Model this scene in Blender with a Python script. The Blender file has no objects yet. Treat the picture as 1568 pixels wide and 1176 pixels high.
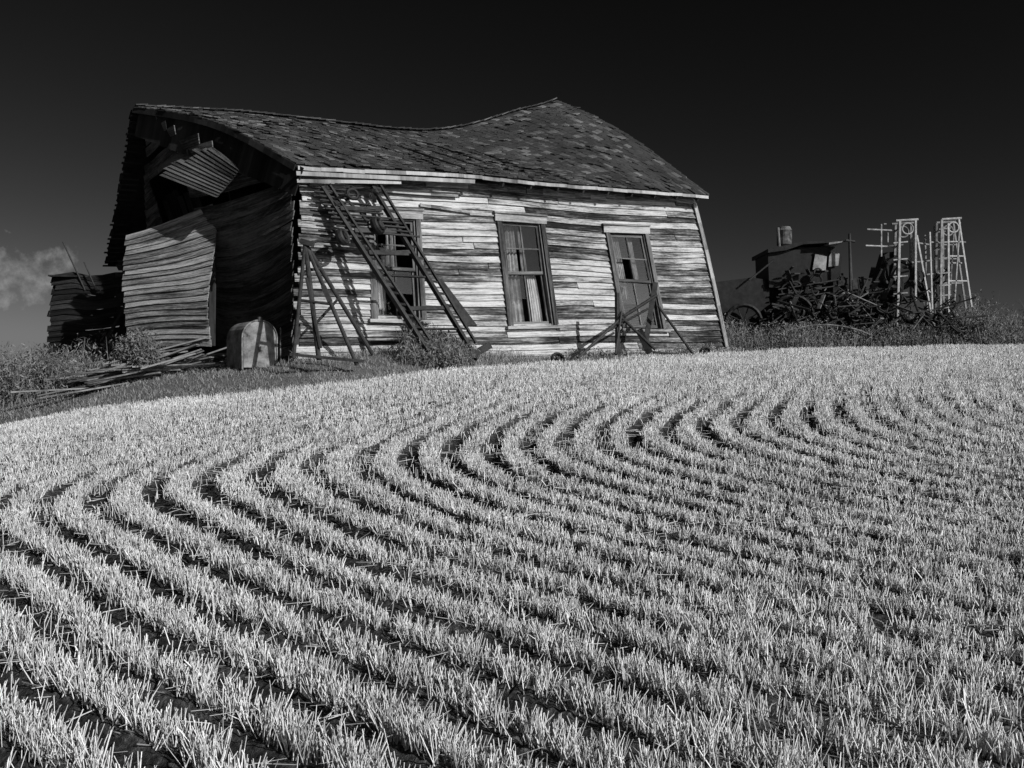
import bpy, math, random
import numpy as np
from mathutils import Vector, noise as mnoise
random.seed(7); rng=np.random.default_rng(11)

# ------------------------------------------------------------ materials
def new_mat(name):
    m=bpy.data.materials.new(name); m.use_nodes=True
    nt=m.node_tree; b=nt.nodes['Principled BSDF']
    b.inputs['Roughness'].default_value=0.9
    b.inputs['Specular IOR Level'].default_value=0.15
    return m,nt,b
def g(v): return (v,v,v,1)
def ramp(nt,fac,stops):
    r=nt.nodes.new('ShaderNodeValToRGB'); e=r.color_ramp.elements
    e[0].position=stops[0][0]; e[0].color=g(stops[0][1])
    e[1].position=stops[-1][0]; e[1].color=g(stops[-1][1])
    for p,c in stops[1:-1]:
        n=e.new(p); n.color=g(c)
    nt.links.new(fac,r.inputs['Fac']); return r.outputs['Color']
def math_n(nt,op,a,b=None,clamp=False):
    n=nt.nodes.new('ShaderNodeMath'); n.operation=op; n.use_clamp=clamp
    for i,x in enumerate((a,b)):
        if x is None: continue
        if isinstance(x,(int,float)): n.inputs[i].default_value=x
        else: nt.links.new(x,n.inputs[i])
    return n.outputs[0]
def mix_col(nt,fac,a,b,mode='MIX'):
    n=nt.nodes.new('ShaderNodeMix'); n.data_type='RGBA'; n.blend_type=mode
    if isinstance(fac,(int,float)): n.inputs[0].default_value=fac
    else: nt.links.new(fac,n.inputs[0])
    for i,x in ((6,a),(7,b)):
        if isinstance(x,tuple): n.inputs[i].default_value=x
        else: nt.links.new(x,n.inputs[i])
    return n.outputs[2]
def noise_tex(nt,scale,detail=4,vec=None,rough=0.6):
    n=nt.nodes.new('ShaderNodeTexNoise'); n.inputs['Scale'].default_value=scale
    n.inputs['Detail'].default_value=detail; n.inputs['Roughness'].default_value=rough
    if vec is not None: nt.links.new(vec,n.inputs['Vector'])
    return n.outputs['Fac']
def cen(nt,x,k): return math_n(nt,'MULTIPLY',math_n(nt,'SUBTRACT',x,.5),k)
def bump(nt,b,h,strength=0.4,dist=0.01):
    n=nt.nodes.new('ShaderNodeBump'); n.inputs['Strength'].default_value=strength
    n.inputs['Distance'].default_value=dist
    nt.links.new(h,n.inputs['Height']); nt.links.new(n.outputs[0],b.inputs['Normal'])
def wood_mat(name,dark,mid,light,streak=1.0,isl_k=.38,big=.9):
    m,nt,b=new_mat(name)
    uv=nt.nodes.new('ShaderNodeUVMap'); uv.uv_map='UVMap'
    def layer(sx,sy,det,ro):
        mp=nt.nodes.new('ShaderNodeMapping'); mp.inputs['Scale'].default_value=(sx,sy,1)
        nt.links.new(uv.outputs[0],mp.inputs[0]); return noise_tex(nt,1.0,det,mp.outputs[0],ro)
    n1=layer(1.8,75,6,.72)      # grain
    n2=layer(.9,11,5,.65)       # stains along the board
    n4=layer(14,40,3,.5)        # checks and knots
    tc=nt.nodes.new('ShaderNodeTexCoord'); n3=noise_tex(nt,.75,4,tc.outputs['Object'],.6)
    geo=nt.nodes.new('ShaderNodeNewGeometry')
    s=math_n(nt,'ADD',cen(nt,n1,1.5*streak),cen(nt,n2,1.5))
    s=math_n(nt,'ADD',s,cen(nt,geo.outputs['Random Per Island'],isl_k))
    s=math_n(nt,'ADD',s,cen(nt,n3,big)); s=math_n(nt,'ADD',s,cen(nt,n4,.4)); s=math_n(nt,'ADD',s,.5)
    col=ramp(nt,s,[(0.08,dark),(0.42,mid),(0.64,(mid+light)/2),(1.0,light)])
    nt.links.new(col,b.inputs['Base Color'])
    bump(nt,b,n1,0.8,0.014)
    return m
def plain_mat(name,lo,hi,scale=6,rough=0.8,metal=0.0,island=0.3):
    m,nt,b=new_mat(name)
    tc=nt.nodes.new('ShaderNodeTexCoord')
    n=noise_tex(nt,scale,7,tc.outputs['Object'],0.7)
    geo=nt.nodes.new('ShaderNodeNewGeometry')
    s=math_n(nt,'ADD',n,cen(nt,geo.outputs['Random Per Island'],island))
    nt.links.new(ramp(nt,s,[(0.33,lo),(0.68,hi)]),b.inputs['Base Color'])
    b.inputs['Roughness'].default_value=rough; b.inputs['Metallic'].default_value=metal
    bump(nt,b,n,0.3,0.01)
    return m
def shingle_mat():
    m,nt,b=new_mat('roof_shingles')
    tc=nt.nodes.new('ShaderNodeTexCoord'); geo=nt.nodes.new('ShaderNodeNewGeometry')
    uv=nt.nodes.new('ShaderNodeUVMap'); uv.uv_map='UVMap'
    mp=nt.nodes.new('ShaderNodeMapping'); mp.inputs['Scale'].default_value=(4,60,1); nt.links.new(uv.outputs[0],mp.inputs[0])
    n1=noise_tex(nt,1,4,mp.outputs[0],.7); n2=noise_tex(nt,1.1,5,tc.outputs['Object'],.6)
    r3=math_n(nt,'POWER',geo.outputs['Random Per Island'],4.0)
    s=math_n(nt,'ADD',cen(nt,n1,.8),cen(nt,n2,.9)); s=math_n(nt,'ADD',s,math_n(nt,'MULTIPLY',r3,.45)); s=math_n(nt,'ADD',s,.33)
    nt.links.new(ramp(nt,s,[(0.1,.014),(.5,.042),(1.0,.17)]),b.inputs['Base Color'])
    bump(nt,b,n1,.6,.01); return m
def blade_mat(name,lo,hi,pw=1.0):
    m,nt,b=new_mat(name)
    geo=nt.nodes.new('ShaderNodeNewGeometry')
    tc=nt.nodes.new('ShaderNodeTexCoord')
    n=noise_tex(nt,0.9,4,tc.outputs['Object'])
    s=math_n(nt,'ADD',math_n(nt,'MULTIPLY',geo.outputs['Random Per Island'],0.62),math_n(nt,'MULTIPLY',cen(nt,n,1.3),0.4))
    s=math_n(nt,'ADD',s,.2)
    nt.links.new(ramp(nt,s,[(0.1,lo),(.5,lo+(hi-lo)*.5**pw),(0.95,hi)]),b.inputs['Base Color'])
    b.inputs['Roughness'].default_value=0.7
    return m

M_siding=wood_mat('weathered_siding',0.010,0.095,0.50,1.35,.6,.8)
M_panel=wood_mat('weathered_siding_pale',0.02,0.13,0.46,1.2,.4,.5)
M_siding_d=wood_mat('weathered_siding_shaded',0.010,0.055,0.20)  # siding copy for left gable and back wall, shade put into its colour
M_shed=wood_mat('collapsed_boards',0.005,0.016,0.05)  # lean-to boards darkened in colour where the house shadow does not reach
M_trim=wood_mat('weathered_trim',0.06,0.20,0.46)
M_frame=wood_mat('window_frame_wood',0.02,0.07,0.2)
M_shingle=shingle_mat()
M_deck=plain_mat('roof_deck',0.01,0.03)
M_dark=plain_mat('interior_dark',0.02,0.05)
M_curtain=plain_mat('old_curtain',0.16,0.42,9)
M_iron=plain_mat('rusty_iron',0.010,0.040,12,0.6)
M_black=plain_mat('dark_iron',0.005,0.018,8,0.7)  # near-black base tone for the combine hull
M_iron_l=plain_mat('weathered_steel',0.05,0.24,10,0.6)
M_steel=plain_mat('galvanised_steel',0.12,0.42,10,0.6)
M_sheet=plain_mat('bare_sheet_metal',0.08,0.30,5,0.5)
M_tank=plain_mat('rusty_tank',0.04,0.28,7,0.6)
M_straw=blade_mat('stubble_straw',0.22,0.90,1.05)
M_litter=blade_mat('straw_litter',0.07,0.62,1.2)
M_grass=blade_mat('dry_grass',0.08,0.34)
M_weed=blade_mat('tall_weed_stems',0.04,0.24)
M_leaf=blade_mat('sage_leaves',0.04,0.22)
mg,nt,bb=new_mat('window_glass')
nt.nodes.remove(bb)
tr=nt.nodes.new('ShaderNodeBsdfTransparent'); tr.inputs[0].default_value=g(0.75)
gl=nt.nodes.new('ShaderNodeBsdfGlossy'); gl.inputs['Roughness'].default_value=0.08; gl.inputs[0].default_value=g(0.6)
mx=nt.nodes.new('ShaderNodeMixShader'); mx.inputs[0].default_value=0.12
nt.links.new(tr.outputs[0],mx.inputs[1]); nt.links.new(gl.outputs[0],mx.inputs[2])
nt.links.new(mx.outputs[0],nt.nodes['Material Output'].inputs[0]); M_glass=mg

# ------------------------------------------------------------ mesh builder
COL=bpy.context.scene.collection
class MB:
    def __init__(s): s.v=[];s.f=[];s.uv=[]
    def add(s,pts,faces,uvs=None):
        o=len(s.v); s.v+= [tuple(p) for p in pts]
        s.f+=[tuple(i+o for i in f) for f in faces]
        s.uv+= uvs if uvs else [(p[0],p[2]) for p in pts]
    def box8(s,p,L=1.0,Wd=0.1):
        ru=random.random()*50; rv=random.random()*50
        uv=[(ru,rv),(ru+L,rv),(ru+L,rv+Wd),(ru,rv+Wd)]*2
        s.add(p,[(0,3,2,1),(4,5,6,7),(0,1,5,4),(1,2,6,5),(2,3,7,6),(3,0,4,7)],uv)
    def beam(s,p0,p1,w,h,up=(0,0,1)):
        p0=Vector(p0);p1=Vector(p1); d=p1-p0; L=d.length
        if L<1e-5: return
        d/=L; side=d.cross(Vector(up))
        if side.length<1e-3: side=d.cross(Vector((1,0,0)))
        side.normalize(); upv=side.cross(d)
        a=side*w/2; b=upv*h/2
        s.box8([p0-a-b,p1-a-b,p1+a-b,p0+a-b,p0-a+b,p1-a+b,p1+a+b,p0+a+b],L,w)
    def strip(s,secs,us):
        ru=random.random()*50; rv=random.random()*50
        n=len(secs); pts=[];uv=[]
        for q,u in zip(secs,us):
            pts+=q; uv+=[(ru+u,rv),(ru+u,rv+.1),(ru+u,rv+.11),(ru+u,rv-.01)]
        fs=[(3,2,1,0),tuple(4*(n-1)+k for k in range(4))]
        for i in range(n-1):
            for k in range(4):
                k2=(k+1)%4
                fs.append((4*i+k,4*i+k2,4*i+4+k2,4*i+4+k))
        s.add(pts,fs,uv)
    def cyl(s,p0,p1,r0,r1=None,n=10,cap=True):
        if r1 is None: r1=r0
        p0=Vector(p0);p1=Vector(p1);d=(p1-p0)
        if d.length<1e-6: return
        L=d.length; d/=L
        a=d.orthogonal().normalized(); b=d.cross(a)
        pts=[];uv=[]
        for p,r,u in((p0,r0,0),(p1,r1,L)):
            for i in range(n):
                t=2*math.pi*i/n; pts.append(p+(a*math.cos(t)+b*math.sin(t))*r); uv.append((u,r*t))
        fs=[(i,(i+1)%n,n+(i+1)%n,n+i) for i in range(n)]
        if cap: fs+=[tuple(range(n-1,-1,-1)),tuple(range(n,2*n))]
        s.add(pts,fs,uv)
    def torus(s,c,nrm,R,r,n=22,m=6,sq=1.0,a0=0,a1=2*math.pi):
        c=Vector(c);nrm=Vector(nrm).normalized();a=nrm.orthogonal().normalized();b=nrm.cross(a)
        full=abs(a1-a0-2*math.pi)<1e-4
        N=n if full else n+1
        pts=[]
        for i in range(N):
            t=a0+(a1-a0)*i/n; dr=a*math.cos(t)+b*math.sin(t)
            for j in range(m):
                q=2*math.pi*j/m
                pts.append(c+dr*(R+r*math.cos(q))+nrm*r*sq*math.sin(q))
        fs=[]
        for i in range(n):
            i2=(i+1)%N
            for j in range(m):
                j2=(j+1)%m; fs.append((i*m+j,i2*m+j,i2*m+j2,i*m+j2))
        s.add(pts,fs)
    def wheel(s,c,nrm,R,rim=0.03,spokes=8,hub=0.06,spoke=0.014,wid=2.0):
        s.torus(c,nrm,R,rim,24,8,wid)
        c=Vector(c);nn=Vector(nrm).normalized();a=nn.orthogonal().normalized();b=nn.cross(a)
        s.cyl(c-nn*hub*1.2,c+nn*hub*1.2,hub,n=12)
        for i in range(spokes):
            t=2*math.pi*i/spokes+.2
            s.cyl(c,c+(a*math.cos(t)+b*math.sin(t))*R,spoke,n=6)
    def path(s,pts,r,n=8):
        for a,b in zip(pts[:-1],pts[1:]): s.cyl(a,b,r,n=n)
    def obj(s,name,mat,parent=None,smooth=False):
        me=bpy.data.meshes.new(name); me.from_pydata(s.v,[],s.f)
        uvl=me.uv_layers.new(name='UVMap')
        li=np.zeros(len(me.loops),dtype=np.int32); me.loops.foreach_get('vertex_index',li)
        uva=np.array(s.uv,dtype=np.float32)[li].ravel(); uvl.data.foreach_set('uv',uva)
        me.materials.append(mat)
        if smooth: me.shade_smooth()
        me.update()
        o=bpy.data.objects.new(name,me); COL.objects.link(o)
        if parent: o.parent=parent
        return o
def empty(name):
    e=bpy.data.objects.new(name,None); COL.objects.link(e); return e
def np_mesh(name,V,F,mat,parent=None):
    me=bpy.data.meshes.new(name); k=F.shape[1]
    me.vertices.add(len(V)); me.vertices.foreach_set('co',V.astype(np.float32).ravel())
    me.loops.add(F.size); me.loops.foreach_set('vertex_index',F.astype(np.int32).ravel())
    me.polygons.add(len(F)); me.polygons.foreach_set('loop_start',np.arange(0,F.size,k,dtype=np.int32))
    me.polygons.foreach_set('loop_total',np.full(len(F),k,dtype=np.int32))
    me.update(calc_edges=True); me.materials.append(mat)
    o=bpy.data.objects.new(name,me); COL.objects.link(o)
    if parent: o.parent=parent
    return o

# ------------------------------------------------------------ terrain
def sst(a,b,x):
    t=np.clip((x-a)/(b-a),0,1); return t*t*(3-2*t)
TY=[-4000,-300,-60,-15,0,12,15,18,21,24,28,40,80,300,4000]
TZ=[-14,-14,-5,-1.8,0,1.73,2.0,2.27,2.5,2.62,2.6,1.3,-5,-14,-14]
EX=[-60,-12,-6.9,-4.95,-2.66,-.78,.7,4,6,9,12,20,60]
EY=[14,13,12,11.5,11.1,12.6,14.1,16.7,18.3,19.6,20.6,21.5,22]
def edge(x): return (np.interp(x,EX,EY)+np.interp(x-.8,EX,EY)+np.interp(x+.8,EX,EY))/3
def lump(x,y):
    return (np.sin(x*1.3+y*.7)*.5+np.sin(x*.6-y*1.1+2)*.5+np.sin(x*2.9+1.7*y+1)*.2)
def gz(x,y):
    x=np.asarray(x,float);y=np.asarray(y,float)
    z=sum(np.interp(y+d,TY,TZ) for d in(-1,-.5,0,.5,1))/5
    xn=np.clip(x,-14,0)
    f=1-.65*sst(12,17,y)
    z=z-.00128*xn**2*np.clip(y,0,20)*f
    w=1-sst(-2,1,x)
    z=z+.27*w*sst(0,1.6,y-edge(x))*(1-sst(19,26,y))
    z=z+.018*lump(x,y)*sst(2,6,np.abs(x)+y)
    return z
def G(x,y): return float(gz(x,y))

# drilled rows turning round the knoll: s = c + h(t)
P0=np.array([-2.6,6.4]); AX=math.radians(12.5)
E_=np.array([math.cos(AX),math.sin(AX)]); Q_=np.array([-math.sin(AX),math.cos(AX)])
def hrow(t): return .88*np.sqrt(t*t+2.1)+0.02*t
SP=0.34
def warp(x,y): return .045*np.sin(x*1.1+y*.8)+.022*np.sin(x*2.3-y*1.9)+.010*np.sin(x*5.7+y*4.1)
def phi(x,y):
    dx=x-P0[0];dy=y-P0[1]
    s=dx*E_[0]+dy*E_[1]; t=dx*Q_[0]+dy*Q_[1]
    return (s-hrow(t)+warp(x,y))/SP
def gstr(x,y):   # how open the furrows are
    a=1-.75*sst(8.9,11.2,y-.05*x)
    a=a*(1-.30*sst(2.6,4.8,x)*sst(5,7.5,y))
    return a*np.clip(1.0+.20*lump(x*1.9+3,y*2.3)+.16*np.sin(x*7.1+y*3)*np.sin(y*8.3-x*2),.55,1)

def axis_pts(a,b,step,far):
    c=list(np.arange(a,b,step)); l=[];d=step;x=a
    while x>-far: d*=1.22; x-=d; l.append(x)
    r=[];d=step;x=c[-1]
    while x<far: d*=1.22; x+=d; r.append(x)
    return np.array(l[::-1]+c+r)
xs=axis_pts(-8,11,.042,4000); ys=axis_pts(1.4,14,.042,4000)
X,Y=np.meshgrid(xs,ys); Z=gz(X,Y)
infield=1-sst(-.15,.25,Y-edge(X))
fr=np.cos(2*np.pi*phi(X,Y))
near=sst(-8,-7,X)*(1-sst(9,11,X))*(1-sst(12,14,Y))
gs=gstr(X,Y)
Z=Z-near*infield*gs*.055*np.clip(.22-fr,0,1.2)
rn=rng.random(X.shape); Z=Z+near*(rn-.5)*.022
nx,ny=len(xs),len(ys)
V=np.stack([X.ravel(),Y.ravel(),Z.ravel()],1)
i,j=np.meshgrid(np.arange(nx-1),np.arange(ny-1)); b0=(j*nx+i).ravel()
F=np.stack([b0,b0+1,b0+nx+1,b0+nx],1)
m,nt,b=new_mat('field_soil')
at=nt.nodes.new('ShaderNodeAttribute'); at.attribute_name='mask'
sep=nt.nodes.new('ShaderNodeSeparateColor'); nt.links.new(at.outputs['Color'],sep.inputs[0])
tc=nt.nodes.new('ShaderNodeTexCoord')
n1=noise_tex(nt,45,5,tc.outputs['Object'],.75); n2=noise_tex(nt,3,4,tc.outputs['Object'])
sf=math_n(nt,'ADD',math_n(nt,'MULTIPLY',n1,.75),math_n(nt,'MULTIPLY',n2,.25))
soil=ramp(nt,sf,[(.40,.025),(.52,.09),(.66,.32)])
furrow=ramp(nt,sf,[(.40,.009),(.55,.026),(.70,.11)])  # darker bare soil for the grooves, their shade painted into the colour
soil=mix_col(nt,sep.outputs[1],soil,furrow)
grs=ramp(nt,n1,[(.35,.05),(.7,.20)])
nt.links.new(mix_col(nt,sep.outputs[0],grs,soil),b.inputs['Base Color'])
bump(nt,b,n1,.8,.03)
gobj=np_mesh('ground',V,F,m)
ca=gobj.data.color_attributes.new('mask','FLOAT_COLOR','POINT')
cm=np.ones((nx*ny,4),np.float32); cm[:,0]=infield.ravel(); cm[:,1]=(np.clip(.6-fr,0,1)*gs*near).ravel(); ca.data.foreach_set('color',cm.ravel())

# ------------------------------------------------------------ stubble
def prisms(B,T,w):
    n=len(B); d=T-B; d/=np.linalg.norm(d,axis=1,keepdims=True)+1e-9
    ref=np.where(np.abs(d[:,2:3])>.9,np.array([[1.,0,0]]),np.array([[0,0,1.]]))
    a=np.cross(d,ref); a/=np.linalg.norm(a,axis=1,keepdims=True); c=np.cross(d,a)
    ph=rng.random(n)*6.28; V=np.zeros((n,6,3))
    for k in range(3):
        an=ph+k*2.094; o=(a*np.cos(an)[:,None]+c*np.sin(an)[:,None])*(w/2)[:,None]
        V[:,k]=B+o; V[:,3+k]=T+o*.8
    base=(np.arange(n)*6)[:,None]
    F=np.concatenate([base+np.array([[0,1,4,3]]),base+np.array([[1,2,5,4]]),base+np.array([[2,0,3,5]])])
    return V.reshape(-1,3),F
def blades(B,H,w,bend,az=None,lean=.25):
    n=len(B); az=rng.random(n)*6.283 if az is None else az
    la=rng.random(n)*6.283
    dirn=np.stack([np.cos(la),np.sin(la),np.zeros(n)],1)
    side=np.stack([np.cos(az),np.sin(az),np.zeros(n)],1)*(w/2)[:,None]
    ln=(rng.random(n)*lean)[:,None]; H_=H[:,None]
    up=np.array([[0,0,1.]])
    m1=B+up*H_*.55+dirn*H_*ln*.5
    tp=B+up*H_*(1-bend[:,None]*.4)+dirn*H_*(ln+bend[:,None]*.6)
    V=np.stack([B-side,B+side,m1-side*.8,m1+side*.8,tp-side*.15,tp+side*.15],1)
    base=(np.arange(n)*6)[:,None]
    F=np.concatenate([base+np.array([[0,1,3,2]]),base+np.array([[2,3,5,4]])])
    return V.reshape(-1,3),F
# rejection sampling against the furrow pattern
N=3000000
y=1.4+rng.random(N)**.62*20.6; x=(rng.random(N)*2-1)*(.62*y+1.0)
dens=np.clip(4.6/y,.18,1)
pd=(y-1.4+.6)**(1/.62-1)/(.62*y+1.0)
wgt=pd/pd[(y<4.2)].max()*dens
keep=rng.random(N)<np.clip(wgt,0,1)
x=x[keep];y=y[keep]
c=np.cos(2*np.pi*phi(x,y)); gsx=gstr(x,y)
cell=np.mod(np.sin(np.floor(x/.05)*12.9898+np.floor(y/.05)*78.233)*43758.5453,1.0)
pr=np.clip((c-.0)*2.8,0.012,1); pr=pr*gsx+(1-gsx)*(.45+.45*np.clip(c+.3,0,1))
patch=np.clip(.88+.25*np.sin(x*3.7+y*2.1)*np.sin(x*1.9-y*4.3)+.15*np.sin(x*9+y*7)*np.sin(y*11-x*6),.4,1)
ok=(rng.random(len(x))<pr*patch)&(rng.random(len(x))<.08+1.1*cell)&(x<18)&(y<edge(x)+rng.normal(0,.08,len(x)))
x=x[ok];y=y[ok];hs=cell[ok];c=c[ok]
if len(x)>320000:
    sel=rng.choice(len(x),320000,replace=False); x=x[sel];y=y[sel];hs=hs[sel];c=c[sel]
n=len(x)
z=gz(x,y)-.012
H=(.030+.036*hs+.030*rng.random(n))*(.9+.15*lump(x*2,y*2))*(1+.42*(1-sst(2.6,5.5,y)))*(1+.25*sst(9,12,y))
B=np.stack([x,y,z],1); ln=rng.normal(0,.26,(n,2))
T=B+np.stack([ln[:,0]*H,ln[:,1]*H,H],1)
w=.0030*(1+y/8)*(.7+.7*rng.random(n))
stub=empty('stubble_field')
V,F=prisms(B,T,w); np_mesh('standing_stubble',V,F,M_straw,stub)
sel=rng.random(n)<.14
B2=B[sel]; V,F=blades(B2,H[sel]*1.0,np.full(sel.sum(),.0045)*(1+B2[:,1]/8),rng.random(sel.sum())*.9,lean=.6)
np_mesh('stubble_husks',V,F,M_straw,stub)
n=300000
yy=1.3+np.sqrt(rng.random(n))*20.5; xx=(rng.random(n)*2-1)*(.64*yy+1.2)
cl=np.sin(xx*3.1+yy*1.9)*np.sin(xx*1.3-yy*2.7+1); c=np.cos(2*np.pi*phi(xx,yy)); gg=gstr(xx,yy)
ok=(yy<edge(xx)+.1)&(xx<18)&(rng.random(n)<np.clip(7/yy,.25,1))&(rng.random(n)<.65+.35*cl)&(rng.random(n)<1-gg*.84*np.clip(.45-c,0,1)); xx=xx[ok];yy=yy[ok]; n=len(xx)
a=rng.random(n)*6.283; L=.03+.13*rng.random(n)**1.8; zz=gz(xx,yy)+.004+.032*rng.random(n)**2-.03*gstr(xx,yy)*np.clip(.2-np.cos(2*np.pi*phi(xx,yy)),0,1)
B=np.stack([xx,yy,zz],1); T=B+np.stack([np.cos(a)*L,np.sin(a)*L,(rng.random(n)-.4)*.3*L],1)
V,F=prisms(B,T,.0026*(1+yy/7)*(.7+.7*rng.random(n))); np_mesh('loose_straw',V,F,M_litter,stub)

# ------------------------------------------------------------ house frame
CU,SU=.834,.552
def Hh(u,v,z): return Vector((-3.2+CU*u-SU*v, 13+SU*u+CU*v, z))
def to_uv(x,y):
    dx=x+3.2;dy=y-13; return dx*CU+dy*SU, -dx*SU+dy*CU
def zt_f(s): return float(np.mean([np.interp(s+d,[0,.33,.59,1],[4.77,5.0,5.08,5.30]) for d in(-.05,0,.05)]))
def Wf(s,t,o=0):
    u=s*(9.07-1.07*t)+.05*t; zb=1.86+.276*s
    z=zb+(zt_f(s)-zb)*t + .035*math.sin(s*11+t*3)*math.sin(math.pi*t)
    o=o+.06*math.sin(s*7+1)*math.sin(math.pi*t)+.03*math.sin(s*17)*t*(1-t)*3
    return Hh(u,-o,z)
house=empty('abandoned_farmhouse')
def siding(mb,F,N,s_rng,L,holes=(),lap=.022,drop=.02,rag=0.006,minl=.25,maxl=.9,jt=.004):
    for i in range(N):
        t0=i/N; t1=(i+1.15)/N; tm=(i+.5)/N
        r=s_rng(min(tm+.3/N,1)); 
        if r is None: continue
        a,bx=r; a+=random.uniform(-rag,rag*1.5); bx+=random.uniform(-rag*.3,rag*.3)
        if bx-a<.02: continue
        cuts=[a]; 
        while cuts[-1]<bx: cuts.append(cuts[-1]+random.uniform(minl,maxl))
        cuts[-1]=bx
        if len(cuts)>2 and cuts[-1]-cuts[-2]<.05: cuts.pop(-2)
        segs=list(zip(cuts[:-1],cuts[1:]))
        for h in holes:
            if tm>h[2] and tm<h[3]:
                ns=[]
                for p,q in segs:
                    if q<=h[0] or p>=h[1]: ns.append((p,q))
                    else:
                        if p<h[0]: ns.append((p,h[0]))
                        if q>h[1]: ns.append((h[1],q))
                segs=ns
        for p,q in segs:
            if random.random()<drop or q-p<.004: continue
            d0=random.uniform(-jt,jt); d1=random.uniform(-jt,jt); lo=random.uniform(0,.010)
            n=max(2,int((q-p)*L/.3)+1); secs=[];us=[]
            for k in range(n):
                f=k/(n-1); s=p+.0008+(q-p-.0016)*f; d=d0+(d1-d0)*f+random.uniform(-.0014,.0014)
                secs.append([F(s,t0+d,lap+lo),F(s,min(t1+d,1.0),.004),F(s,min(t1+d,1.0),-.010),F(s,t0+d,lap*.35+lo)])
                us.append((q-p)*L*f)
            mb.strip(secs,us)
wins=[(.135,.244,.233,.77),(.423,.542,.207,.777),(.708,.826,.185,.76)]
mb=MB(); siding(mb,Wf,29,lambda t:(0,1),9,[(a+.004,b_-.004,c,d) for a,b_,c,d in wins],drop=.003,lap=.030,minl=.3,maxl=.8)
mb.obj('front_wall_siding',M_siding,house)
def Rg(s,t,o=0):
    z=2.1+5.6*t; u=9.05-max(0,(z-2.2))/3.06*1.0
    return Hh(u+o,6.4*s,z)
def rg_rng(t):
    z=2.1+5.6*t
    if z<5.15: return (0.0,1.0)
    h=.5*(1-(z-5.15)/2.55); return (.5-h,.5+h) if h>.02 else None
mb=MB(); siding(mb,Rg,50,rg_rng,6.4); mb.obj('right_gable_siding',M_siding,house)
def Lg(s,t,o=0):
    z=1.8+4.4*t; sf=math.sin(min(max(s,0)/.5,1)*math.pi/2)
    u=-1.5*sf*max(0,(z-1.96))/4.2
    u+= .07*math.sin(s*9)*math.sin(t*5)
    zz=z-.45*math.sin(min(s,.5)*2*math.pi)*math.sin(math.pi*min(t*1.2,1))*.6
    return Hh(u-o,6.4*s,zz)
def lg_rng(t):
    z=1.8+4.4*t
    a=0 if z<4.72 else .5*(z-4.72)/(6.15-4.72)
    b_=1 if z<4.0 else 1-.5*(z-4.0)/(6.15-4.0)
    return (a,b_) if b_-a>.03 else None
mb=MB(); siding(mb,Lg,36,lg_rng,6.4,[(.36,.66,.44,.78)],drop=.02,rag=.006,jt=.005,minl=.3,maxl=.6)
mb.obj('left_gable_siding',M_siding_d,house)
mb=MB()
pA=Vector((-5.62,14.05,4.92)); pB=Vector((-4.53,13.62,4.46)); pC=Vector((-4.08,13.42,4.86)); pD=Vector((-4.68,13.72,5.30))
for k in range(12):
    f=k/12; f2=(k+1.05)/12
    a0=pA.lerp(pD,f);b0=pB.lerp(pC,f);a1=pA.lerp(pD,f2);b1=pB.lerp(pC,f2)
    j=random.uniform(-.10,.10); dd=(a0-b0).normalized(); nrm=(b0-a0).cross(a1-a0).normalized(); nrm=nrm if nrm.y<0 else -nrm
    a0=a0+dd*j;a1=a1+dd*j; o=nrm*.025; o2=nrm*.006
    mb.box8([a0+o,b0+o,b1+o2,a1+o2,a0,b0,b1-o2,a1-o2],1.1,.1)
mb.obj('hanging_wall_section',wood_mat('old_inner_boards',.008,.035,.15),house)
def Pn(s,t,o=0):
    bl=Vector((-6.25,14.55,2.15)); br=Vector((-4.78,14.15,2.2)); tl=Vector((-6.37,14.6,4.08)); tr=Vector((-4.82,14.25,4.47))
    p=bl.lerp(br,s).lerp(tl.lerp(tr,s),t)
    n=Vector((-.26,-.965,0)); bu=.26*math.sin(math.pi*min(t*1.1,1))*(.4+.6*s)
    return p+n*(o+bu)+Vector((1,-.27,0))*(.15*math.sin(math.pi*t)*s-.05*math.sin(6*t)*s)+Vector((0,0,.05*math.sin(s*3+t*4)))
mb=MB(); siding(mb,Pn,21,lambda t:(0,1),1.6,rag=.015,drop=.0,minl=.9,maxl=1.8,jt=.006)
mb.obj('bulging_wall_section',M_panel,house)
mb=MB()
for s_ in(.02,.5,.97): mb.beam(Pn(s_,0,-.06),Pn(s_,.97,-.06),.09,.05,(0,1,0))
for k in range(9):
    s=.36+.034*k; a=Lg(s,.05,-.12); b_=Lg(s+random.uniform(-.03,.03),.68+random.uniform(-.04,.04),-.12); mb.beam(a,b_,.09,.04,(0,1,0))
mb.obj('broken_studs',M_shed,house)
def Bk(s,t,o=0):
    z=1.9+t*(2.15+.5*s); u=-.3+9.2*s-1.1*t*(1) 
    return Hh(u,6.4+o,z)
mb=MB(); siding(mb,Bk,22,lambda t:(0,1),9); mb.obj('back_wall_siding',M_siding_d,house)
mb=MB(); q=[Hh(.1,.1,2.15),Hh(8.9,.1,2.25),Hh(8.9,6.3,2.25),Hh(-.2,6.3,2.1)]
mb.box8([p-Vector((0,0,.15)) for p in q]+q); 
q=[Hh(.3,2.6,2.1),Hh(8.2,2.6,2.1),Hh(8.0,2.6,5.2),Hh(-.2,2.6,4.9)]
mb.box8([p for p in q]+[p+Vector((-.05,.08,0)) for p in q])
mb.obj('interior',M_dark,house)

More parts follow.
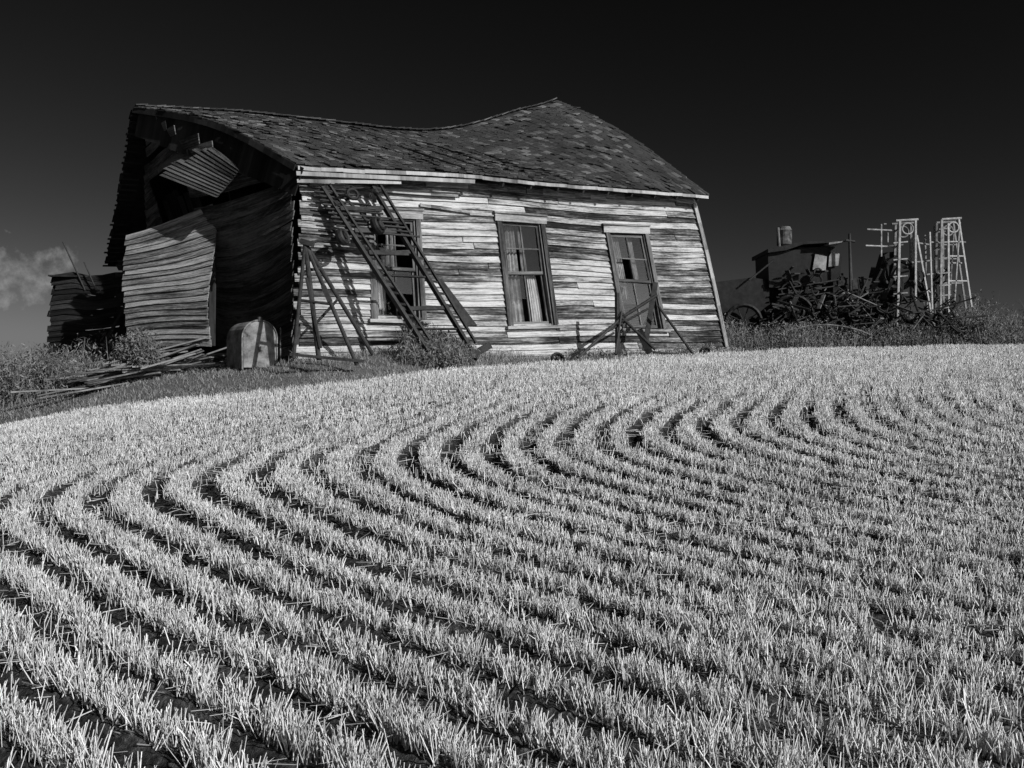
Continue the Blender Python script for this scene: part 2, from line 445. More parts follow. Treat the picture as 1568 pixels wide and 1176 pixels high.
# windows -------------------------------------------------------
NV=Wf(.5,.5,1)-Wf(.5,.5,0)
mt=MB(); mf=MB(); mgl=MB(); mc=MB()
for wi,(a,b_,c,d) in enumerate(wins):
    def bd(M,s0,t0,s1,t1,o,w,th): 
        M.beam(Wf(s0,t0,o),Wf(s1,t1,o),w,th,NV) 
    bd(mf,a+.004,c,a+.004,d,.040,.085,.03); bd(mf,b_-.004,c,b_-.004,d,.040,.085,.03)
    bd(mt,a-.006,d+.016,b_+.006,d+.018,.047,.13,.035); bd(mt,a-.008,d+.042,b_+.008,d+.044,.060,.03,.06)
    bd(mt,a-.006,c-.012,b_+.006,c-.012,.054,.05,.09)
    for s in(a+.012,b_-.012): mf.beam(Wf(s,c,-.04),Wf(s,d,-.04),.02,.13,NV)
    mf.beam(Wf(a+.01,d-.004,-.04),Wf(b_-.01,d-.004,-.04),.02,.13,NV)
    ia,ib=a+.014,b_-.014; mid=(c+d)/2
    for (t0,t1,o) in((c+.005,mid+.005,-.055),(mid-.005,d-.01,-.02)):
        bd(mf,ia+.002,t0,ia+.002,t1,o,.045,.03); bd(mf,ib-.002,t0,ib-.002,t1,o,.045,.03)
        bd(mf,ia,t0+.008,ib,t0+.008,o+.002,.05,.03); bd(mf,ia,t1-.008,ib,t1-.008,o+.002,.04,.03)
        bd(mf,(ia+ib)/2,t0,(ia+ib)/2,t1,o+.001,.024,.024)
        if t0>mid-.05: bd(mf,ia,(t0+t1)/2,ib,(t0+t1)/2,o+.003,.02,.024)
        for k in range(2):
            for l in range(2):
                if random.random()<(.55 if wi==1 else .3): continue
                s0=ia+(ib-ia)*k/2; s1=ia+(ib-ia)*(k+1)/2; q0=t0+(t1-t0)*l/2; q1=t0+(t1-t0)*(l+1)/2
                mgl.add([Wf(s0,q0,o-.004),Wf(s1,q0,o-.004),Wf(s1,q1,o-.004),Wf(s0,q1,o-.004)],[(0,1,2,3)])
    strips={0:[(.0,.3,.05,.6),(.35,.6,.5,1)],1:[(.02,.42,.0,1),(.5,.66,.5,1),(.62,.86,.0,.52)],2:[(.1,.35,.35,1),(.6,.8,.5,1)]}[wi]
    for (f0,f1,g0,g1) in strips:
        n=18; m_=8; pts=[];fs=[]
        for ii in range(n+1):
            for jj in range(m_+1):
                f=f0+(f1-f0)*ii/n; q=g0+(g1-g0)*jj/m_ + (.05*math.sin(ii*1.3) if jj==0 else 0)
                pin=.12*math.sin(q*4+wi)*(f-.5)
                pts.append(Wf(ia+(ib-ia)*min(max(f+pin,0),1),c+(d-c)*q,-.15+.03*math.sin(ii*1.45+q*2)))
        for ii in range(n):
            for jj in range(m_):
                k=ii*(m_+1)+jj; fs.append((k,k+m_+1,k+m_+2,k+1))
        mc.add(pts,fs)
mt.obj('window_trim',M_trim,house); mf.obj('window_frames',M_frame,house)
mgl.obj('window_panes',M_glass,house); mc.obj('curtains',M_curtain,house,True)

N_=NV
mb=MB()
for k in range(6): mb.beam(Wf(1.0,k/6,.055),Wf(1.0,(k+1)/6,.055),.09,.025,N_)
mb.obj('corner_board',M_trim,house)
mb=MB()
for (s0,s1,t,dt,w,o) in [(.0,.26,.965,-.01,.13,.056),(.262,.5,.955,.0,.12,.054),(.503,.72,.958,0,.13,.057),(.722,.995,.968,0,.11,.054),(.02,.33,.915,.02,.07,.084),(.245,.36,.84,.03,.05,.065)]:
    n=5
    for k in range(n):
        f0=k/n;f1=(k+1)/n
        mb.beam(Wf(s0+(s1-s0)*f0,t-dt*f0,o),Wf(s0+(s1-s0)*f1+.001,t-dt*f1,o),w,.024,N_)
mb.obj('frieze_boards',M_panel,house)
mb=MB(); mb.beam(Wf(0,.0,.0),Wf(1,.0,.0),.14,.14); mb.obj('sill_beam',M_frame,house)

# roof ------------------------------------------------------------------
def sm(a,xs_,ys_,r=.05): return float(np.mean([np.interp(a+d,xs_,ys_) for d in(-r,-r/2,0,r/2,r)]))
def ridge(a):
    z=sm(a,[0,.18,.358,.55,.66,.76,.9,1],[6.20,6.40,6.50,6.58,6.70,6.98,7.52,7.80]) 
    if a>.95: z+= (a-.95)*2.0
    return -1.58+8.68*a,3.2,z
def eavef(a): return -.06+8.26*a,-.3,sm(a,[0,.306,.556,1],[4.74,4.98,5.06,5.30])
def eaveb(a): return -1.45+9.0*a,6.7,4.02+.55*a
def Rf(a,b_,side=0,up=0):
    e=eavef(a) if side==0 else eaveb(a); r=ridge(a)
    u=e[0]+(r[0]-e[0])*b_; v=e[1]+(r[1]-e[1])*b_; z=e[2]+(r[2]-e[2])*b_
    if side==0:
        z+=math.sin(math.pi*b_)*(.15*(math.cos(2*math.pi*a)+.25)) + .025*math.sin(a*23+b_*5)*math.sin(math.pi*b_)
    return Hh(u,v,z+up)
mb=MB()
for side in(0,1):
    na,nb=40,12; pts=[Rf(i/na,j/nb,side,-.015) for i in range(na+1) for j in range(nb+1)]; fs=[]
    off=len(pts)
    pts+= [p-Vector((0,0,.035)) for p in pts[:off]]
    for i in range(na):
        for j in range(nb):
            k=i*(nb+1)+j; fs.append((k,k+nb+1,k+nb+2,k+1)); fs.append((off+k,off+k+1,off+k+nb+2,off+k+nb+1))
    for i in range(na):
        for j in(0,nb): k=i*(nb+1)+j; fs.append((k,k+nb+1,off+k+nb+1,off+k))
    for j in range(nb):
        for i in(0,na): k=i*(nb+1)+j; fs.append((k,k+1,off+k+1,off+k))
    mb.add(pts,fs)
mb.obj('roof_deck',M_deck,house)
mb=MB()
for side in(0,1):
    M_=30
    for r in range(M_):
        a=-.004+random.uniform(-.003,.003)
        while a<1.0:
            w=random.uniform(.008,.019)
            if random.random()>.025:
                bb0=(r-.15+random.uniform(-.10,.10))/M_; bb1=min((r+1.5)/M_,1.0)
                up=.022+ (random.uniform(0.005,.045) if random.random()<.14 else random.uniform(0,.008)); tl=random.uniform(-.0015,.0015)
                a1=min(a+w-.0008,1.004)
                q=[Rf(a+tl,bb0,side,up),Rf(a1+tl,bb0+random.uniform(-.004,.004),side,up),Rf(a1,bb1,side,.004),Rf(a,bb1,side,.004)]
                lo=[p-Vector((0,0,.016)) for p in q]
                ru=random.random()*40; rv=random.random()*40
                uv=[(rv,ru),(rv,ru+.15),(rv+.2,ru+.15),(rv+.2,ru)]*2
                mb.add(lo+q,[(4,5,6,7),(0,1,5,4),(1,2,6,5),(3,0,4,7)],uv)
            a+=w
mb.obj('roof_shingles',M_shingle,house)
mb=MB()
for k in range(60):
    a=k/60; a2=(k+1.3)/60
    p=Rf(a,1,0,.03);q=Rf(min(a2,1.0),1,0,.035+random.uniform(0,.02)); mb.beam(p,q,.14,.02)
mb.obj('ridge_cap',M_shingle,house)
mb=MB()
for k in range(24):
    a=k/24;a2=(k+1.0)/24
    mb.beam(Rf(a,-.005,0,-.045),Rf(a2,-.005,0,-.045+random.uniform(-.01,.01)),.022,.055)
for k in range(12):
    mb.beam(Rf(1.002,k/12,0,-.04),Rf(1.002,(k+1)/12,0,-.04),.022,.08)
mb.obj('fascia_boards',M_trim,house)
mb=MB()
for k in range(12): mb.beam(Rf(-.004,k/12,0,-.05),Rf(-.004,(k+1)/12,0,-.05),.022,.09)
for k in range(12): mb.beam(Rf(.004,k/12,0,-.25-.10*math.sin(k/12*3.14)),Rf(.004,(k+1)/12,0,-.25-.10*math.sin((k+1)/12*3.14)),.022,.42+.16*math.sin(k/12*3.14))
for k in range(30):
    b_=k/30; p=Rf(0.03,b_,1,-.05); q=Rf(-.004-random.random()*.008,b_,1,-.05); mb.beam(p,q,.09,.025)
for k in range(15):
    a=.02+k*.068; mb.beam(Rf(a,0.0,0,-.1),Rf(a,.97,0,-.1),.045,.1)
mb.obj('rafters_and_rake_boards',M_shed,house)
mb=MB(); mb.beam(Rf(.0,.0,0,-.14)+Vector((0,-.04,0)),Rf(.36,0,0,-.13)+Vector((0,-.04,0)),.02,.06)
mb.beam(Rf(.0,.0,0,-.24),Rf(.2,0,0,-.2),.02,.05); mb.obj('eave_planks',M_trim,house)

# ------------------------------------------------------------ collapsed lean-to at left
shed=empty('collapsed_lean_to')
mb=MB()
def Sh(s,t,o=0):
    p=Vector((-8.5,16.2,G(-8.4,16.2)-.1)).lerp(Vector((-6.8,16.0,G(-7,16)-.1)),s); top=3.60+.05*math.sin(s*9)
    p.z=p.z+(top-p.z)*t; p.x+=.12*t*(1-s)+.03*math.sin(9*t); p.y-=o; return p
siding(mb,Sh,20,lambda t:(0,1),1.5,rag=.03,drop=.03,jt=.008,minl=.5,maxl=1)
for k in range(12):
    y=16.15+k*.16; mb.beam((-8.4+random.uniform(-.10,.10),y,3.56+random.uniform(-.06,.06)),(-6.8,y+.1,3.6+random.uniform(-.06,.06)),.17,.03)
def Sl(s,t,o=0):
    p=Vector((-8.5,16.2,0)).lerp(Vector((-8.9,18.4,0)),s); z0=G(p.x,p.y)-.1; p.z=z0+(3.55-z0)*t; p.x+=.12*t-o; return p
siding(mb,Sl,18,lambda t:(0,1),2.2,rag=.03,drop=.05)
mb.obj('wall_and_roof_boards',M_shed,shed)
mb=MB()
for k in range(50):
    x=random.uniform(-7.8,-6.0); y=random.uniform(15.0,16); z=G(x,y)
    dx=random.uniform(.3,1.1); L=random.uniform(.8,1.9)
    mb.beam((x,y,z+random.uniform(0,.2)),(x+dx,y+random.uniform(.1,.8),z+L*random.uniform(.5,.9)),random.uniform(.05,.10),.025,(0,-1,.3))
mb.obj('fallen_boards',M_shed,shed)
mb=MB(); mb.cyl((-7.75,16.1,3.3),(-8.15,16.1,4.18),.014); mb.cyl((-7.5,16.0,3.3),(-7.72,16.0,3.8),.012); mb.obj('leaning_pipe',M_iron,shed)

mb=MB()
for k in range(64):
    x=random.uniform(-6.6,-4.7); y=random.uniform(12.9,14.2); z=G(x,y)+random.uniform(.02,.34)*(1-abs(x+5.5)/1.5)
    an=random.gauss(.25,.3); L=random.uniform(.6,1.7)
    d=Vector((math.cos(an),math.sin(an)*.6,random.gauss(.16,.12)))*L
    mb.beam(Vector((x,y,z+.05))-d/2,Vector((x,y,z+.05))+d/2,random.uniform(.05,.14),.022)
mb.obj('lumber_pile',wood_mat('old_lumber',.02,.09,.28),None)
def arch_tank():
    e=empty('fuel_tank'); mb=MB(); c=Vector((-3.62,12.72,G(-3.62,12.72)-.02)); fd=Vector((.30,-.95,0)); sd=Vector((.95,.30,0)); bk=Vector((-.62,.78,0))*.6
    prof=[(-.235,0),(-.24,.2),(-.24,.45)]
    for k in range(1,12): a=math.pi-k/12*math.pi; prof.append((.24*math.cos(a),.45+.25*math.sin(a)))
    prof+=[(.24,.45),(.24,.2),(.235,0)]
    def P(q,o,k=1): return c+sd*q[0]*k+Vector((0,0,.35+(q[1]-.35)*k))+o
    n=len(prof); pts=[P(q,Vector()+fd*.012,.93) for q in prof]+[P(q,Vector((0,0,0))) for q in prof]+[P(q,bk) for q in prof]
    fs=[tuple(range(n))]+[(i+1,i,n+i,n+i+1) for i in range(n-1)]+[(n+i+1,n+i,2*n+i,2*n+i+1) for i in range(n-1)]+[tuple(range(3*n-1,2*n-1,-1))]
    mb.add(pts,fs); mb.obj('shell',M_tank,e)
    mb=MB()
    for i in range(n-1): mb.cyl(P(prof[i],fd*.012,1.01),P(prof[i+1],fd*.012,1.01),.011,n=6)
    mb.cyl(c+Vector((0,0,.69)),c+Vector((0,0,.75)),.03); mb.cyl(c+sd*.29,c+sd*.29+Vector((0,0,.6)),.01); mb.cyl(c+fd*.02+Vector((.02,0,.3)),c+fd*.05+Vector((.02,0,.3)),.03)
    mb.obj('rim_and_fittings',M_iron_l,e)
arch_tank()

# ------------------------------------------------------------ leaning elevator
el=empty('grain_elevator'); mb=MB()
def Ho(u,o,z): return Hh(u,-o,z)
A0,A1=Ho(.346,.2,4.5),Ho(1.66,1.15,2.0); B0,B1=Ho(1.127,.2,4.64),Ho(2.44,1.15,1.97)
nn=(A1-A0).cross(B0-A0).normalized(); nn=nn if nn.y<0 else -nn
sd=(B0-A0).normalized()
for p,q in((A0,A1),(B0,B1)):
    mb.beam(p,q,.045,.09,nn); d=(q-p).normalized()
    p2=p+sd*.11; q2=q+sd*.11-d*.25
    mb.beam(p2+nn*.05,q2+nn*.05,.030,.05,nn)
    for k in range(15): 
        r=p.lerp(q,k/15+.02); mb.beam(r,r+nn*.05+sd*.11+d*.07,.03,.03)
for k,f in enumerate((.03,.14,.27,.40,.52,.72,.84,.95)):
    a=A0.lerp(A1,f);b_=B0.lerp(B1,f+random.uniform(-.02,.02))
    if k%2: mb.beam(a,b_,.06,.03,nn)
    else: mb.cyl(a,b_,.02)
    if k in(1,2,3): mb.beam(a.lerp(b_,.05)+nn*.06,a.lerp(b_,.9)+nn*.05+Vector((0,0,random.uniform(-.05,.05))),.07,.02,nn)
mb.obj('rails_and_flights',M_iron,el)
mb=MB()
p=B0.lerp(B1,.55);q=B0.lerp(B1,.82)
mb.box8([p+sd*.12,q+sd*.12,q+sd*.38-nn*.08,p+sd*.24-nn*.05,p+sd*.12+nn*.03,q+sd*.12+nn*.03,q+sd*.38-nn*.05,p+sd*.24-nn*.02],.8,.3)
mb.obj('side_panel',M_iron,el)
mb=MB()
mb.wheel(A0.lerp(A1,.30)-sd*.2+nn*.05,nn+sd*.8,.10,.03,6,.05); mb.wheel(A0.lerp(A1,.26)+sd*.42+nn*.08,nn+sd*.8,.11,.03,6,.055)
mb.cyl(A0.lerp(A1,.3)-sd*.3,A0.lerp(A1,.27)+sd*.9,.024)
mb.torus(A0.lerp(A1,.07)+sd*.35+nn*.08,nn,.08,.024)
for k in range(11): mb.cyl(A0.lerp(A1,.0+.025*k)-sd*.15,A0.lerp(A1,.04+.03*k)+sd*(.3+.07*k)+nn*.05,.016)
for k in range(14):
    c=A0.lerp(A1,random.uniform(.0,.24))+sd*random.uniform(-.1,.8); mb.beam(c,c+Vector((random.gauss(0,.2),-.05,random.gauss(0,.15))),.06,.03)
mb.beam(B1+Vector((-.1,-.03,.05)),B1+Vector((.2,.05,.22)),.12,.1)
mb.obj('sprockets_and_shafts',M_iron,el)

fr_=empty('iron_a_frame'); mb=MB()
ap=Ho(-.16,.9,3.53)
f1=Ho(-.36,1.0,1.95);f2=Ho(-.02,1.05,1.93);f3=Ho(.43,1.3,1.86);f4=Ho(1.09,.5,1.95)
for f,r in((f1,.026),(f2,.034),(f3,.028),(f4,.03)): mb.cyl(ap,f,r)
mb.cyl(ap.lerp(f1,.5),ap.lerp(f3,.5),.02); mb.cyl(ap.lerp(f2,.7),ap.lerp(f4,.45),.02); mb.cyl(ap.lerp(f1,.25),ap.lerp(f4,.2),.02)
mb.cyl(ap+Vector((0,0,.0)),Ho(.55,.3,3.75),.022); mb.beam(ap+Vector((-.06,0,.03)),ap+Vector((.12,-.02,-.02)),.08,.07)
mb.beam(ap.lerp(f3,.35),ap.lerp(f3,.48),.08,.06); mb.beam(f1+Vector((-.05,0,.05)),f3+Vector((.1,0,.05)),.05,.04)
mb.beam(ap.lerp(f2,.3)-Vector((.03,.03,0)),ap.lerp(f2,.9)-Vector((-.05,.03,0)),.045,.03)
mb.obj('legs_and_braces',M_iron,fr_)

tp=empty('harrow_frame'); mb=MB()
m0,m1=Ho(5.49,.8,3.18),Ho(5.5,.8,2.1); b0_,b1_=Ho(6.66,.5,3.46),Ho(6.3,.6,2.2)
cx=Ho(5.55,.85,2.75)
mb.beam(m0,m1,.06,.06); mb.beam(b0_,b1_,.09,.05,(0,1,0)); mb.cyl(cx,Ho(4.48,1.0,2.03),.024); mb.cyl(cx,Ho(6.5,.7,3.2),.03)
mb.cyl(Ho(5.2,.9,2.5),Ho(6.3,.7,2.95),.022); mb.cyl(Ho(6.45,.8,3.0),Ho(7.0,1.2,2.05),.024)
mb.cyl(cx,Ho(6.1,1.1,2.2),.026); mb.cyl(cx+Vector((0,0,.1)),Ho(5.2,1.1,2.1),.02)
mb.beam(Ho(5.9,.9,2.55),Ho(6.15,.9,2.15),.12,.05,(0,1,0)); mb.cyl(Ho(6.15,1.0,2.16),Ho(7.0,1.2,2.1),.02)
mb.torus(cx,(.2,-1,0),.06,.026)
mb.obj('masts_and_braces',M_iron,tp)
for (u,o,R) in((4.25,.75,.10),(7.75,.7,.10)):
    mb=MB(); p=Ho(u,o,0); mb.wheel((p.x,p.y,G(p.x,p.y)+R*.5),(.35,-.9,.5),R,.025,6,.035); mb.obj('iron_wheel',M_iron)

# ------------------------------------------------------------ machinery at right (front-elevation units)
K=1/64.67
def E(dx,dy,dd=0): return Vector((4.73+dx*K,21+dd,2.65+dy*K))
cb=empty('old_combine_harvester'); mb=MB()
def hull(M,pts,d0,d1):
    n=len(pts); P=[E(a,b_,d0) for a,b_ in pts]+[E(a,b_,d1) for a,b_ in pts]
    M.add(P,[tuple(range(n)),tuple(range(2*n-1,n-1,-1))]+[((i+1)%n,i,n+i,n+(i+1)%n) for i in range(n)])
hull(mb,[(88,80),(132,78),(136,138),(86,136)],0,1.1)
hull(mb,[(130,90),(150,80),(198,92),(203,128),(190,144),(134,142)],.12,1.2)
hull(mb,[(84,132),(112,136),(138,145),(190,148),(190,151),(138,149),(84,138)],-.12,1.3)
hull(mb,[(0,20),(90,20),(90,92),(62,96),(30,92),(0,88)],.1,1.8)
hull(mb,[(90,20),(196,20),(200,70),(150,84),(92,86)],.2,1.4)
hull(mb,[(196,10),(262,10),(264,70),(240,92),(214,88),(198,100)],.5,1.3)
mb.obj('hull',M_black,cb)
mb=MB(); hull(mb,[(156,108),(176,106),(178,128),(160,132)],.07,.09); hull(mb,[(180,112),(195,114),(197,132),(186,136),(181,128)],.05,.07)
hull(mb,[(176,144),(200,148),(201,150),(176,147)],-.16,1.3); mb.obj('side_sheet',M_sheet,cb)
mb=MB(); 
mb.cyl(E(121,138,.5),E(121,150,.5),9*K,n=18); mb.cyl(E(121,150,.5),E(121,172,.5),11.5*K,n=20); mb.cyl(E(121,172,.5),E(121,178,.5),12*K,9*K,n=20)
mb.cyl(E(109,176,.40),E(112,140,.40),.035)
mb.obj('exhaust_stack',plain_mat('stack_iron',.02,.14,8),cb)
mb=MB()
mb.cyl(E(55,90,-.1),E(92,120,-.1),.022); mb.cyl(E(208,50,-.2),E(206,160,-.2),.03); mb.cyl(E(200,150,-.2),E(214,148,-.2),.03)
mb.cyl(E(212,90,-.1),E(214,155,.1),.02)
for (x_,y_,R) in((120,36,.46),(46,26,.40)): mb.wheel(E(x_,y_,-.15),(.2,1,.05),R,.05,9,.09)
for k in range(4): mb.cyl(E(100,52+k*8,-.1),E(205,66+k*9,-.12),.018)
for k in range(46):
    x_=random.uniform(88,250);y_=random.uniform(35,104); mb.beam(E(x_,y_,-.05),E(x_+random.gauss(0,14),y_+random.gauss(0,14),-.3),random.uniform(.03,.14),.03)
for k in range(7): mb.torus(E(random.uniform(100,200),random.uniform(60,110),-.08),(.1,1,0),random.uniform(.08,.16),.025,18,6,1.5)
mb.obj('wheels_and_pipes',M_iron,cb)

cu=empty('folded_cultivator'); mb=MB(); mbd=MB()
for dd in(0,.45):
    t=6*dd/.45; M=mb if dd==0 else mbd
    M.beam(E(284+t,10,dd),E(288+t,182,dd),.05,.05); M.beam(E(312+t,60,dd),E(312+t,184,dd),.045,.045)
    M.beam(E(314+t,160,dd),E(336+t,40,dd),.035,.035); M.beam(E(338+t,40,dd),E(334+t,165,dd),.03,.03)
    M.beam(E(350+t,30,dd),E(352+t,184,dd),.05,.05); M.beam(E(363+t,30,dd),E(362+t,178,dd),.04,.04)
    M.beam(E(378+t,186,dd),E(398+t,50,dd),.035,.035); M.beam(E(380+t,180,dd),E(372+t,60,dd),.03,.03)
    for k in range(7):
        h=44+k*20+random.uniform(-6,6); M.beam(E(348+t,h,dd),E(366+t,h+2,dd),.035,.03)
        if k<4: M.beam(E(278+t,70+k*26,dd),E(300+t,72+k*26,dd),.03,.03)
    for h in(90,128,150): M.beam(E(364+t,h,dd),E(380+t+(186-h)*.13,h,dd),.03,.03)
    M.cyl(E(282+t,182,dd),E(316+t,184,dd),.03); M.cyl(E(352+t,184,dd),E(382+t,186,dd),.03)
    M.torus(E(300+t,170,dd),(0,1,0),.13,.02); M.torus(E(370+t,172,dd),(0,1,0),.12,.02)
for h in(40,90,145,170):
    mb.cyl(E(286,h,0),E(292,h,.45),.02); mb.cyl(E(352,h,0),E(358,h,.45),.02)
for (x0,y0,x1,y1) in((240,170,284,168),(238,145,284,143),(262,178,262,128),(272,165,272,150),(312,150,338,146),(338,150,350,150),(300,118,340,122),(330,100,366,104),(318,90,352,60),(266,178,270,178),(344,176,344,140),(392,150,370,150),(386,118,364,118)):
    (mb if random.random()<.6 else mbd).cyl(E(x0,y0,.1),E(x1,y1,.1),.022)
mb.obj('frame',M_steel,cu); mbd.obj('rear_frame',M_iron_l,cu)
mb=MB()
mb.torus(E(290,102,.2),(.3,1,0),.34,.07,24,8)
hull(mb,[(262,20),(300,16),(308,96),(296,140),(278,138),(264,90)],.5,.8)
for k in range(50):
    x_=random.uniform(240,385);y_=random.uniform(20,120)*(1-abs(x_-300)/260); mb.beam(E(x_,y_,.15),E(x_+random.gauss(0,10),y_+random.gauss(0,18),.0),random.uniform(.03,.13),.04)
for k in range(16): mb.torus(E(318+random.uniform(-50,60),64+random.uniform(-30,40),.1),(random.gauss(0,.3),1,random.gauss(0,.3)),random.uniform(.12,.25),.022,18,5,1,0,random.uniform(2,4))
mb.obj('tines_and_wheels',M_iron,cu)

mb=MB(); mb2=MB()
for k in range(230):
    x_=random.uniform(80,375); top=74-abs(x_-225)*.20; y_=random.uniform(-2,max(top,12)); dd=random.uniform(-.9,.5)
    an=random.choice([random.gauss(.5,.3),random.gauss(2.6,.35),random.uniform(0,3.14)]); L=random.uniform(8,30)
    M=mb if random.random()<.78 else mb2
    a=E(x_-L*math.cos(an),max(y_-L*math.sin(an),-6),dd); b_=E(x_+L*math.cos(an),y_+L*math.sin(an),dd+random.uniform(-.4,.4))
    if random.random()<.5: M.cyl(a,b_,random.uniform(.010,.026),n=6)
    else: M.beam(a,b_,random.uniform(.04,.16),.02)
for k in range(9):
    mb.wheel(E(random.uniform(100,340),random.uniform(5,45),random.uniform(-.8,.2)),(random.gauss(0,.7),1,random.gauss(0,.7)),random.uniform(.1,.22),.025,7,.04)
for k in range(14): mb.torus(E(random.uniform(150,330),random.uniform(20,80),-.3),(random.gauss(0,.6),1,random.gauss(0,.6)),random.uniform(.1,.35),.018,18,5,1,random.uniform(0,3),random.uniform(3.5,6))
sc=empty('scrap_metal_pile'); mb.obj('dark_scrap',M_iron,sc); mb2.obj('bright_scrap',M_iron_l,sc)
mb=MB(); pts=[]
for k in range(13):
    f=k/12; pts.append(E(70+130*f,2+14*math.sin(f*math.pi)**.8,-1.6))
mb.path(pts,.016); mb.obj('bent_pipe',M_iron_l)

# ------------------------------------------------------------ grasses
def scatter(n,x0,x1,y0,y1):
    return x0+rng.random(n)*(x1-x0), y0+rng.random(n)*(y1-y0)
x,y=scatter(230000,-13,6,10.5,18)
u,v=to_uv(x,y); front=(v<0.0)|(u<-.3)
ok=(y>edge(x)-.05)&front&((x<4.5))
cl=np.sin(x*5.1+y*3.3)*np.sin(x*2.2-y*4.7+1); ok&=(rng.random(len(x))<.55+.45*cl)
x=x[ok];y=y[ok];u,v=to_uv(x,y)
nearw=np.exp(-np.abs(np.minimum(v,0))/.35)*((u>-.3)&(u<9.2)); n=len(x)
H=.03+.07*rng.random(n)+.20*nearw*rng.random(n)**2*(.4+.6*(np.sin(u*2.3)>0.1))
V,F=blades(np.stack([x,y,gz(x,y)-.01],1),H,np.full(n,.007),rng.random(n)*.9,lean=.9)
np_mesh('grass',V,F,M_grass)
def weeds(name,n,x0,x1,y0,y1,hlo,hhi,mat,cond=None):
    x,y=scatter(n,x0,x1,y0,y1)
    cl=.5+.5*np.sin(x*2.1+y*1.3)*np.sin(x*.9-y*2.2+1)
    ok=rng.random(n)<.35+.65*cl
    if cond is not None: ok&=cond(x,y)
    x=x[ok];y=y[ok];cl=cl[ok];n=len(x)
    H=(hlo+(hhi-hlo)*rng.random(n)**1.4)*(.55+.6*cl)
    B=np.stack([x,y,gz(x,y)-.02],1)
    V1,F1=blades(B,H,np.full(n,.012),rng.random(n)*.6,lean=.4)
    k=7; Bl=np.repeat(B,k,0); Hl=np.repeat(H,k); m_=len(Bl)
    c=Bl+np.stack([rng.normal(0,.05,m_),rng.normal(0,.05,m_),Hl*(.35+.65*rng.random(m_))],1)
    d=rng.normal(0,1,(m_,3)); d[:,2]+=.8; d/=np.linalg.norm(d,axis=1,keepdims=True); e2=np.cross(d,rng.normal(0,1,(m_,3))); e2/=np.linalg.norm(e2,axis=1,keepdims=True)
    s=(.010+.016*rng.random(m_))[:,None]
    V2=np.stack([c-d*s*2,c+e2*s*.4,c+d*s*2,c-e2*s*.4],1).reshape(-1,3)
    F2=(np.arange(m_)*4)[:,None]+np.array([[0,1,2,3]])
    np_mesh(name,np.concatenate([V1,V2]),np.concatenate([F1,F2+len(V1)]),mat)
weeds('tall_weeds',30000,4.3,24,18.2,24.5,.22,.74,M_weed,lambda x,y:(y>edge(x)+.1))
weeds('tall_weeds',7000,10.0,22,21.3,24,.6,1.3,M_weed)
def insideL(x,y): 
    u,v=to_uv(x,y); return (v<-.02)|(u<-.2)
weeds('tall_weeds',1500,-1.6,-.6,12.7,14.2,.15,.5,M_weed,insideL)
weeds('tall_weeds',2600,.9,6.5,14.6,18.0,.08,.25,M_grass,lambda x,y:(to_uv(x,y)[1]<-.03)&(to_uv(x,y)[1]>-.6))
weeds('tall_weeds',9000,-14,-6.4,13.4,18,.2,.7,M_weed)
def bush(name,c,rx,ry,rz,n,lift=0):
    x0,y0=c; z0=G(x0,y0)+lift
    lob=[(random.uniform(-.6,.6),random.uniform(-.6,.6),random.uniform(.1,.75),random.uniform(.25,.5)) for _ in range(14)]
    mb=MB()
    for l in lob: mb.cyl((x0,y0,z0-.05-lift),(x0+l[0]*rx,y0+l[1]*ry,z0+l[2]*rz),.014,.004,5,False)
    L=np.array(lob); idx=rng.integers(0,14,n); d=rng.normal(0,1,(n,3)); d/=np.linalg.norm(d,axis=1,keepdims=True)
    r=L[idx,3]*(.3+.7*rng.random(n)**.5)*(1+.35*rng.normal(0,1,n))
    P=np.stack([x0+(L[idx,0]+d[:,0]*r)*rx,y0+(L[idx,1]+d[:,1]*r)*ry,z0+np.maximum(L[idx,2]+d[:,2]*r,.0)*rz],1)
    d=rng.normal(0,1,(n,3)); d[:,2]+=.7; d/=np.linalg.norm(d,axis=1,keepdims=True); e2=np.cross(d,rng.normal(0,1,(n,3))); e2/=np.linalg.norm(e2,axis=1,keepdims=True)
    s=(.010+.014*rng.random(n))[:,None]
    V=np.stack([P-d*s*1.9,P+e2*s*.45,P+d*s*1.9,P-e2*s*.45],1).reshape(-1,3); F=(np.arange(n)*4)[:,None]+np.array([[0,1,2,3]])
    e=empty(name); np_mesh('leaves',V,F,M_leaf,e); mb.obj('stems',M_weed,e)
bush('sagebrush',(-8.2,14.1),.75,.6,.8,9000); bush('sagebrush',(-7.3,14.2),.5,.5,.55,6000); bush('sagebrush',(-9.3,14.8),.8,.6,.95,8000)
bush('sagebrush',(6.2,19.9),.7,.5,.5,5000); bush('sagebrush',(8.3,20.2),.9,.4,.45,5000); bush('sagebrush',(10.8,20.8),.8,.5,.7,6000)
bush('leafy_shrub',(-5.55,13.15),.40,.32,.50,7000,.22)

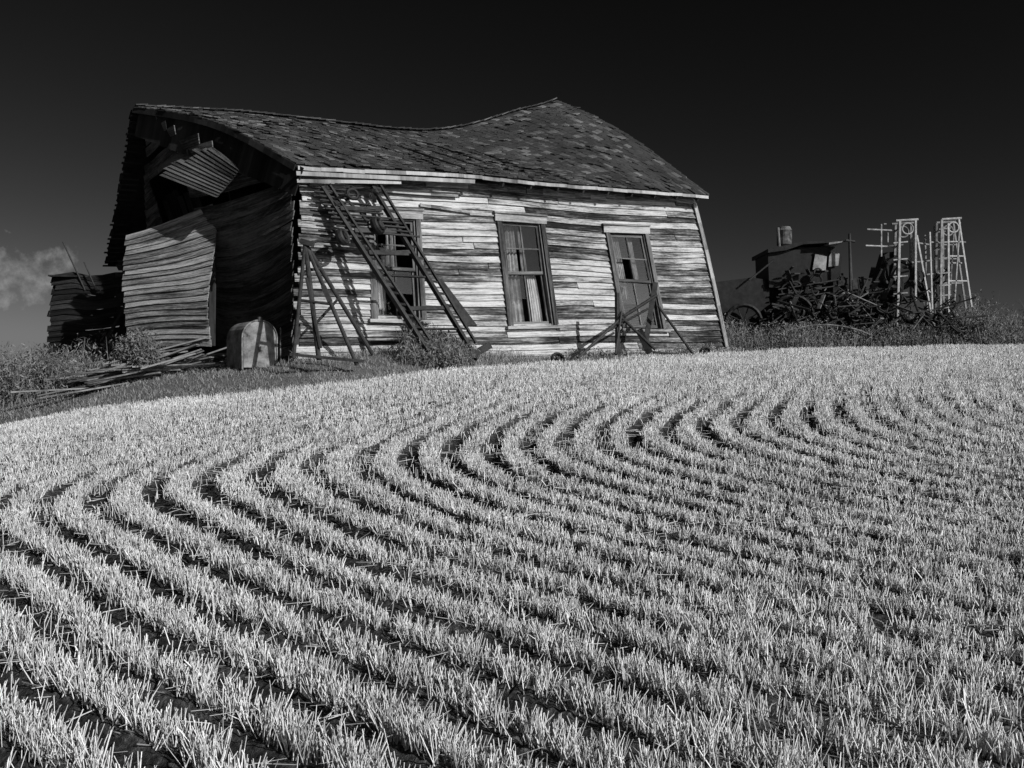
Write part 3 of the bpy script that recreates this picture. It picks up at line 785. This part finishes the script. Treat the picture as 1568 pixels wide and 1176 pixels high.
# ------------------------------------------------------------ world, sun, camera
SDX,SDY=.76,-.65
SAZ=math.atan2(SDX,SDY); SEL=math.radians(29)
w=bpy.data.worlds.new('World'); bpy.context.scene.world=w; w.use_nodes=True
nt=w.node_tree; bg=nt.nodes['Background']; bg.inputs['Strength'].default_value=.1
sky=nt.nodes.new('ShaderNodeTexSky'); sky.sky_type='NISHITA'; sky.sun_disc=False
sky.sun_elevation=SEL; sky.sun_rotation=SAZ
sp=nt.nodes.new('ShaderNodeSeparateColor'); nt.links.new(sky.outputs[0],sp.inputs[0])
val=math_n(nt,'MULTIPLY',math_n(nt,'POWER',sp.outputs[0],2.4),.021)
tc=nt.nodes.new('ShaderNodeTexCoord')
cd=Vector((-.552,1,.122)).normalized()
vs=nt.nodes.new('ShaderNodeVectorMath'); vs.operation='SUBTRACT'; nt.links.new(tc.outputs['Generated'],vs.inputs[0]); vs.inputs[1].default_value=cd
vm=nt.nodes.new('ShaderNodeVectorMath'); vm.operation='MULTIPLY'; nt.links.new(vs.outputs[0],vm.inputs[0]); vm.inputs[1].default_value=(16,16,36)
vl=nt.nodes.new('ShaderNodeVectorMath'); vl.operation='LENGTH'; nt.links.new(vm.outputs[0],vl.inputs[0])
nz=noise_tex(nt,42,6,tc.outputs['Generated'],.62)
cm_=math_n(nt,'ADD',math_n(nt,'SUBTRACT',1.0,vl.outputs['Value']),math_n(nt,'MULTIPLY',math_n(nt,'SUBTRACT',nz,.5),3.6))
cmask=math_n(nt,'MULTIPLY',cm_,1.1,True)
cl=math_n(nt,'MULTIPLY',cmask,math_n(nt,'MULTIPLY',nz,2.5))
val=math_n(nt,'ADD',val,cl)
nt.links.new(val,bg.inputs['Color'])
sd_=Vector((SDX*math.cos(SEL),SDY*math.cos(SEL),math.sin(SEL)))
l=bpy.data.lights.new('sun','SUN'); l.energy=5.0; l.angle=math.radians(.5); l.color=(1,1,1)
lo=bpy.data.objects.new('sun',l); COL.objects.link(lo); lo.rotation_euler=sd_.to_track_quat('Z','Y').to_euler()
cam=bpy.data.cameras.new('camera'); co=bpy.data.objects.new('camera',cam); COL.objects.link(co)
co.location=(0,0,1.6); co.rotation_euler=(math.radians(90),0,0)
cam.sensor_width=36; cam.lens=31.18; cam.clip_end=9000; cam.clip_start=.05
sc_=bpy.context.scene; sc_.camera=co
sc_.view_settings.view_transform='Standard'; sc_.view_settings.look='None'; sc_.view_settings.exposure=0
